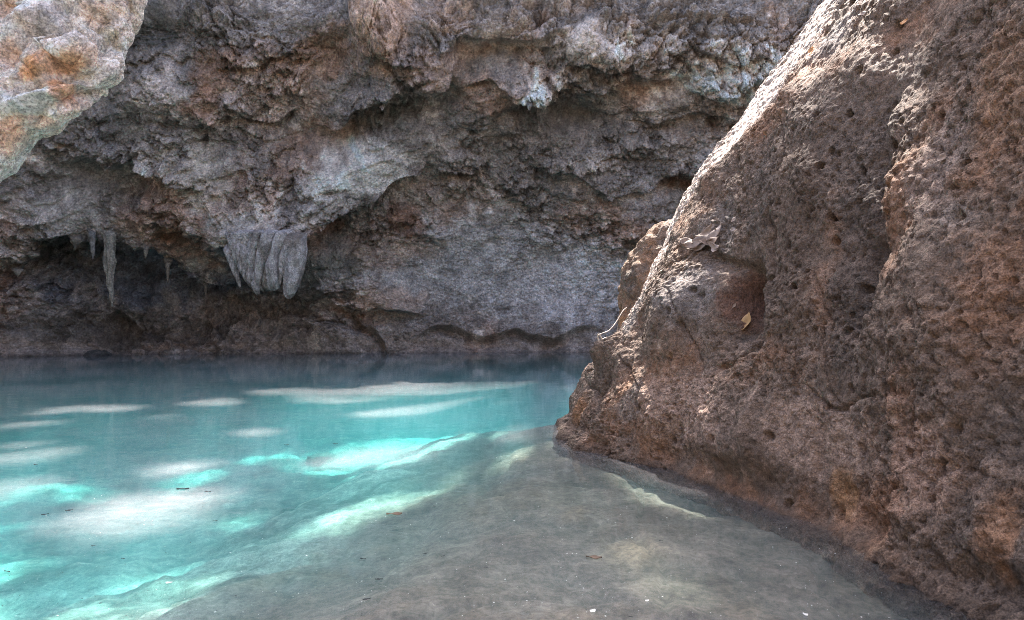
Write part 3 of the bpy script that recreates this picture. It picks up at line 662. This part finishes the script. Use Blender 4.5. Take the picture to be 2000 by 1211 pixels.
def hanging(name, line, depth, flat=1.0, seed=0, mat=None, colr=(.34, .315, .30), col2=(.22, .19, .17), parent=None, furrow=.10, k=44, m=70, rot=0.0):
    """tapering body along photo points (px, py, half width px) at one distance; flat = thickness / width"""
    L = np.array(line, float); t = np.linspace(0, len(L)-1, m); q = catmull(L, t)
    pts = np.array([unpx(a, b, depth) for a, b, _ in q]); pts[:, 1] += .7*(1-sstep(0, 1.6, t)); pts[:, 0] *= pts[:, 1]/depth; pts[:, 2] = CAMZ+(pts[:, 2]-CAMZ)*pts[:, 1]/depth; wd = np.maximum(q[:, 2]*(.86 if parent else 1), .25)*depth/FPX
    wd[0] = wd[0]*.9; wd[-1] *= .3
    th = np.linspace(0, 2*np.pi, k, endpoint=False)
    cx = np.cos(th); cy = np.sin(th)*flat
    ca, sa = math.cos(rot), math.sin(rot); cx, cy = cx*ca-cy*sa, cx*sa+cy*ca
    T, I = np.meshgrid(np.arange(k), np.arange(m), indexing='ij')
    V = np.zeros((k, m, 3)); V[..., 0] = pts[None, :, 0]+wd[None]*cx[:, None]; V[..., 1] = pts[None, :, 1]+wd[None]*cy[:, None]; V[..., 2] = pts[None, :, 2]
    V = V.reshape(-1, 3); dirs = np.stack([np.repeat(cx, m), np.repeat(cy, m), np.zeros(k*m)], 1)
    W = np.tile(wd, k); P_ = V+seed*7.7
    h = furrow*W*(1.3*np.abs(perlin(P_[:, 0]*9, P_[:, 1]*9, P_[:, 2]*1.4))-.3) + .30*W*fbm(P_, .45, 3) + .016*fbm(P_, .08, 3)
    V = V+dirs*h[:, None]
    nn = fbm(P_, .3, 4)
    c = np.repeat(np.array([colr]), len(V), 0); c = mixc(c, col2, sstep(0, .5, nn)*.7)
    org = pts[0]
    o = mesh_np(name, V-(org if parent is None else np.array(parent.location)), grid_faces(k, m, True)[:, ::-1], mat or M_FLOW, col=np.clip(c*(1+.3*fbm(P_, .08, 2))[:, None], .02, .8), parent=parent)
    if parent is None: o.location = org
    return o
d0 = min(wall_depth(450, 470), wall_depth(520, 450), wall_depth(580, 460))+.12
root = empty('flowstone_curtain', unpx(520, 450, d0))
tag(root, 'lilac grey flowstone curtain of drooping folds hanging from the pale rock nose', 'flowstone')
G = (.38, .335, .325); G2 = (.25, .215, .20)
def drapery(line, depth, flat, seed, parent, k=200, m=150, freq=2.6, tilt=.9, amp=.34):
    L = np.array(line, float); t = np.linspace(0, len(L)-1, m); q = catmull(L, t)
    pts = np.array([unpx(a_, b_, depth) for a_, b_, _ in q]); wd = np.maximum(q[:, 2], .3)*depth/FPX
    th = np.linspace(0, 2*np.pi, k, endpoint=False); cx = np.cos(th); cy = np.sin(th)*flat
    V = np.zeros((k, m, 3)); V[..., 0] = pts[None, :, 0]+wd[None]*cx[:, None]; V[..., 1] = depth+wd[None]*cy[:, None]; V[..., 2] = pts[None, :, 2]
    V = V.reshape(-1, 3); Q = V+seed*3.1
    g_ = V[:, 0]*freq-(V[:, 2])*tilt+.75*fbm(Q*[1, 1, .22], .5, 3)
    fr_ = g_-np.floor(g_); idn = np.sin(np.floor(g_)*12.9)*.5+.5
    fold = np.sqrt(np.clip(1-(2*fr_-1)**2, 0, 1))*(.5+.6*idn)
    V[:, 1] -= amp*(fold-.2)*np.tile(np.clip(wd/wd.max()*1.6, 0, 1), k)
    V[:, 2] += (.34*(idn-.6))*np.tile(sstep(.45, 1, t/t[-1]), k); V[:, 1] += .75*np.tile(1-sstep(0, 1.5, t), k)
    V += (.05*fbm(Q, .3, 4)+.05*ridged(Q*[1, 1, .3], .16, 4))[:, None]*np.array([.4, -1, .2])
    c = np.repeat(np.array([G]), len(V), 0); c = mixc(c, G2, sstep(-.1, .4, fbm(Q*[1, 1, .3], .25, 4))); c = mixc(c, (.15, .115, .09), sstep(.1, .5, fbm(Q*[1, 1, .25], .4, 4, off=9))*.8)
    c = mixc(c, (.20, .175, .155), np.tile(sstep(.9, .2, t), k)*.8)
    return mesh_np('fold', V-np.array(parent.location), grid_faces(k, m, True)[:, ::-1], M_FLOW, parent, np.clip(c, .02, .8))
dw = wall_depth(515, 440, 16)
drapery([(500, 440, 56), (506, 452, 64), (512, 470, 66), (518, 497, 58), (520, 524, 45), (524, 546, 32), (528, 560, 20), (530, 566, 6)], dw+.22, .32, 1, root)
drapery([(566, 442, 16), (573, 462, 23), (577, 490, 23), (575, 525, 20), (570, 555, 16), (566, 570, 11), (564, 577, 3)], dw+.10, .8, 2, root, 90, 110, 3.0, .6, .10)
drapery([(458, 440, 14), (461, 460, 18), (470, 495, 17), (484, 530, 14), (498, 556, 9), (505, 574, 3)], dw+.12, .8, 3, root, 90, 110, 5, 1.8, .12)
drapery([(440, 455, 10), (446, 480, 12), (455, 512, 9), (465, 538, 5), (470, 550, 1)], dw+.20, .8, 4, root, 70, 80, 5, 1.8, .10)
STAL = [([(206, 425, 26), (211, 450, 14), (213, 475, 11), (214, 505, 11), (214, 525, 9), (215, 555, 6), (218, 580, 3.5), (219, 600, .8)], 'longest stalactite, tapering to a crooked tip below the rock lip', None, .8),
        ([(176, 425, 18), (179, 450, 8), (181, 480, 5), (182, 508, .8)], 'short grey stalactite next to the longest one', None, .8),
        ([(1030, 170, 16), (1033, 198, 8), (1034, 216, 2)], 'little pale stalactite under the whitish knob high on the wall', None, .9)]
for i, (ln, lab, dd, fl) in enumerate(STAL):
    dep = min(wall_depth(ln[0][0], ln[0][1]), wall_depth(ln[1][0], ln[1][1]))+.05 
    o = hanging('stalactite', ln, dep, fl, 20+i, M_FLOW, (.25, .215, .18) if i == 0 else (.17, .155, .145), (.12, .10, .085), furrow=.5)
    tag(o, lab, 'stalactite', 'stalactites along the cave wall')

rs2 = np.random.RandomState(4)
for px, py in [(150, 462), (262, 478), (286, 480), (328, 508), (402, 552), (66, 494), (34, 524)]:
    hgt = rs2.choice([12, 18, 26, 44]); w0 = rs2.uniform(5, 13); bx_ = rs2.uniform(-4, 4)
    ln = [(px, py-24, w0*1.8), (px+bx_*.3, py, w0), (px+bx_*.6, py+hgt*.5, w0*.55), (px+bx_, py+hgt, .8)]
    o = hanging('stalactite', ln, wall_depth(px, py-8, 9)+.06, .85, 60+px, M_FLOW, (.19, .155, .125), (.12, .095, .08), furrow=.7, k=24, m=36)
    tag(o, 'small rough stalactite stub along the low lip of the dark recess', 'stalactite', 'stalactite stubs along the recess lip')

# ================================================================== DRY LEAVES ON THE OUTCROP
M_DRY = {'tan': plain('dry_leaf_tan', (.24, .165, .125), .6, .3, 25), 'pale': plain('dry_leaf_pale', (.31, .235, .20), .6, .25, 25), 'orange': plain('dry_leaf_orange', (.52, .25, .10), .6, .2, 25),
         'yellow': plain('dry_leaf_yellow', (.36, .21, .09), .6, .15, 20), 'brown': plain('dry_leaf_brown', (.13, .08, .05), .7, .3, 20), 'white': plain('petal_white', (.75, .73, .70), .6, .1, 20), 'dark': plain('wet_debris', (.025, .028, .03), .5, .3, 20)}
def leaf(name, loc, nrm, ang, length, width, curl, matk, label, group=None, cat='leaf', fold=.25):
    nu, nv = 13, 7
    S, T = np.meshgrid(np.linspace(0, 1, nu), np.linspace(-1, 1, nv), indexing='ij')
    rs = np.random.RandomState(int(abs(loc[0]*997+loc[2]*331+ang*57)*10) % 100000)
    half = width*.5*np.sin(np.pi*np.clip(S, .02, .98)**.85)**.8*(1+.12*np.sin(S*9+rs.rand()*6))
    X_ = (S-.5)*length; Y_ = T*half; Z_ = curl*length*((S-.5)**2*1.6)+fold*np.abs(T)**1.5*half+.05*length*np.sin(S*7+T*2+rs.rand()*6)
    top_ = np.stack([X_, Y_, Z_], -1).reshape(-1, 3); th = .0012+.006*length
    V = np.concatenate([top_, top_-[0, 0, th]]); F = grid_faces(nu, nv); nF = F[:, ::-1]+nu*nv
    ring = [i*nv for i in range(nu)]+[(nu-1)*nv+j for j in range(1, nv)]+[i*nv+nv-1 for i in range(nu-2, -1, -1)]+[j for j in range(nv-2, 0, -1)]
    E_ = np.array([(ring[i], ring[i-1], ring[i-1]+nu*nv, ring[i]+nu*nv) for i in range(len(ring))])
    zax = Vector(nrm).normalized(); ref = Vector((0, 0, 1)) if abs(zax.z) < .9 else Vector((0, 1, 0))
    xa = ref.cross(zax).normalized(); ya = zax.cross(xa)
    M = Matrix((xa, ya, zax)).transposed().to_4x4() @ Matrix.Rotation(ang, 4, 'Z')
    o = mesh_np(name, V, np.concatenate([F, nF, E_]), M_DRY[matk])
    o.matrix_world = Matrix.Translation(Vector(loc)) @ M
    return tag(o, label, cat, group)
CL = [(1368, 476, .24, .10, .6, 'tan', 'largest curled tan leaf in the dry leaf pile on the outcrop', 35), (1385, 468, .22, .085, .5, 'pale', 'long pale leaf lying across the dry leaf pile', 30), (1372, 487, .20, .06, .4, 'pale', 'flat leaf at the lower edge of the dry leaf pile', 15),
      (1405, 460, .20, .065, .3, 'pale', 'narrow leaf sticking up out of the dry leaf pile', 60), (1352, 478, .14, .08, .5, 'tan', 'small tan leaf at the water end of the dry leaf pile', -20), (1402, 478, .16, .08, .8, 'tan', 'cupped tan leaf inside the dry leaf pile', 10),
      (1410, 488, .13, .05, .9, 'pale', 'crumpled leaf under the dry leaf pile, beside the hollow', -30), (1392, 462, .17, .06, .7, 'tan', 'folded leaf at the back of the dry leaf pile', 45), (1412, 494, .09, .05, 1.0, 'pale', 'tiny shrivelled leaf hanging below the dry leaf pile', -70)]
for i, (px, py, ln, wd, cu, mk, lab, an) in enumerate(CL):
    p, n_ = on_outcrop(px, py, .035+.006*i); n2_ = n_*.6+np.array([-.25, -.75, .5]); leaf('dry_leaf', p, n2_, math.radians(an), ln, wd, cu, mk, lab, 'dry leaves in the pile')
for px, py, ln, wd, cu, mk, lab, an in [
    (1588, 104, .085, .05, .3, 'orange', 'single orange leaf near the top of the outcrop ridge', 80), (1438, 430, .06, .03, .4, 'pale', 'tiny pale leaf above the dry leaf pile', 60), (1436, 450, .05, .04, .3, 'pale', 'round pale leaf just above the dry leaf pile', 0),
    (1398, 432, .07, .03, .3, 'tan', 'small leaf between the ridge and the dry leaf pile', 15), (1395, 445, .06, .025, .3, 'pale', 'thin leaf resting uphill of the dry leaf pile', 50), (1461, 628, .16, .075, .2, 'yellow', 'yellow leaf caught upright in the dark hollow of the outcrop', 82),
    (1846, 311, .055, .045, .4, 'tan', 'pinkish leaf stuck on the knobbly face of the outcrop', 60), (1690, 30, .06, .03, .3, 'pale', 'whitish leaf on the grey top of the outcrop', 10), (1440, 600, .05, .02, .3, 'tan', 'thin tan leaf at the upper rim of the hollow', 70), (1770, 46, .05, .035, .3, 'orange', 'orange leaf scrap high on the outcrop face', 30)]:
    p, n_ = on_outcrop(px, py, .02); leaf('dry_leaf', p, n_+np.array([-.1, -.5, .2]), math.radians(an), ln, wd, cu, mk, lab)

# twigs caught on the tip of the outcrop
M_TWIG = plain('bleached_twig', (.55, .49, .44), .7, .25, 30)
for pts, rad, lab in [
    ([(1176, 694, 7.18), (1172, 676, 7.14), (1167, 655, 7.1), (1170, 650, 7.08)], .008, 'short bleached twig standing upright on the outcrop tip'),
    ([(1167, 655, 7.1), (1178, 650, 7.12), (1190, 645, 7.15), (1204, 628, 7.2), (1216, 608, 7.25), (1224, 600, 7.3)], .0055, 'thin bleached root arching from the outcrop tip to the ridge'),
    ([(1171, 654, 7.1), (1178, 664, 7.12), (1187, 672, 7.14), (1194, 682, 7.2)], .005, 'bent twig leaning against the upright twig'),
    ([(1186, 676, 7.1), (1194, 662, 7.05), (1202, 658, 7.05), (1200, 670, 7.1), (1196, 684, 7.15)], .007, 'looped dead stem curled on the outcrop tip'),
    ([(1176, 688, 7.0), (1200, 680, 7.0), (1222, 668, 7.05)], .006, 'straight twig lying flat on the outcrop tip')]:
    q = np.array([unpx(*p) for p in pts]); t = np.linspace(0, len(q)-1, 24); cu = catmull(q, t)
    V, F = tube(cu, np.interp(t, [0, len(q)-1], [rad, rad*.55])*(1+.2*np.sin(t*5)), 7)
    tag(mesh_np('twig', V-q[0], F, M_TWIG), lab, 'twig', 'twigs on the outcrop tip').location = q[0]

# ================================================================== FLOATING DEBRIS
def floater(name, px, py, ln, wd, mk, lab, an, group=None, cat='debris', curl=.05):
    p = onz(px, py); leaf(name, (p[0], p[1], .006), (0, 0, 1), math.radians(an), ln, wd, curl, mk, lab, group, cat, fold=.05)
floater('floating_leaf', 770, 1005, .10, .045, 'brown', 'dark brown leaf floating over the edge of the shallow ledge', 5, None, 'leaf')
floater('floating_leaf', 1160, 1090, .085, .03, 'brown', 'brown leaf floating on the sunlit patch by the outcrop', -10, None, 'leaf')
for px, py, ln, lab in [(1158, 1195, .034, 'largest white petal floating on the dark shallows'), (1264, 1175, .02, 'small white petal floating beside the largest one'), (1573, 1202, .026, 'white petal floating close under the outcrop face'), (330, 1140, .03, 'white petal floating over the turquoise water')]:
    floater('petal', px, py, ln, ln*.7, 'white', lab, random.uniform(0, 180), None, 'petal')
for px, py, ln in [(357, 956, .11), (406, 961, .06), (70, 909, .06), (420, 1019, .035), (14, 1118, .05), (182, 1068, .03), (240, 1093, .03), (709, 1093, .04), (740, 1133, .045), (716, 1172, .045), (1291, 1058, .03), (849, 990, .03), (950, 1110, .025), (88, 1006, .05), (135, 998, .06), (560, 870, .06), (830, 1083, .03), (1232, 1207, .025), (865, 1088, .025), (655, 868, .06)]:
    floater('floating_sliver', px, py, ln*.8, ln*.13, 'dark', 'dark sliver of plant debris floating on the pool', random.uniform(-20, 35), 'dark slivers floating on the pool')

def specks(name, m, mat, lo, hi, seed, label):
    rs = np.random.RandomState(seed); py = 700+510*rs.rand(m)**1.0; px = rs.uniform(-30, 1750, m)
    d = CAMZ*FPX/(py-605.5); x_ = (px-1000)/FPX*d; s_ = rs.uniform(lo, hi, m)*rs.choice([1, 1, 1, 1.8], m)*(.6+d/9)
    a_ = rs.uniform(0, 6.28, m); th = np.linspace(0, 2*np.pi, 6, endpoint=False)
    ax = s_[:, None]*np.cos(th)*rs.uniform(.5, 1.2, m)[:, None]; ay = s_[:, None]*np.sin(th)*rs.uniform(.3, 1, m)[:, None]
    V = np.stack([x_[:, None]+ax*np.cos(a_)[:, None]-ay*np.sin(a_)[:, None], d[:, None]+ax*np.sin(a_)[:, None]+ay*np.cos(a_)[:, None], np.full((m, 6), .004)+rs.rand(m, 1)*.002], -1).reshape(-1, 3)
    tag(mesh_np(name, V, np.arange(m*6).reshape(-1, 6), mat, smooth=False), label, 'debris', kind='stuff')
specks('floating_pollen', 1100, M_DRY['white'], .0012, .0035, 1, 'fine white pollen and dust specks scattered over the pool surface')
specks('floating_dirt', 900, M_DRY['dark'], .0015, .004, 2, 'fine dark specks scattered over the pool surface')

# ================================================================== STONES ON THE POOL BED
for i, (px, py, rad, lab, dep) in enumerate([(628, 893, .20, 'dark angular stone lying on the sunlit pool bed', -.85), (560, 1010, .10, 'flat greenish stone below the ledge rim', -.75)]):
    q = onz(px, py, dep); z_ = bed_z(q[0], q[1])
    o = lump_rock('submerged_stone', (q[0], q[1], z_-rad*.1), (rad, rad*.7, rad*.38), (0, 0, i*1.3), 30+i, M_BED, (.15, .16, .13), 48, 32, .3, (.09, .10, .085))
    tag(o, lab, 'stone', 'stones on the pool bed')

# fallen rocks where the wall meets the water
for px, rx_, hz_, lab in [(190, .42, .16, 'low black rock breaking the water below the dark arch')]:
    q = onz(px, 690); dep = wall_depth(px, 684, 6)-.15
    o = lump_rock('fallen_rock', ((px-1000)/FPX*dep, dep, -.02), (rx_, rx_*.7, hz_), (0, 0, px*.01), 50+px, M_WALL, (.10, .09, .085), 60, 40, .28, (.06, .055, .05))
    tag(o, lab, 'rock')
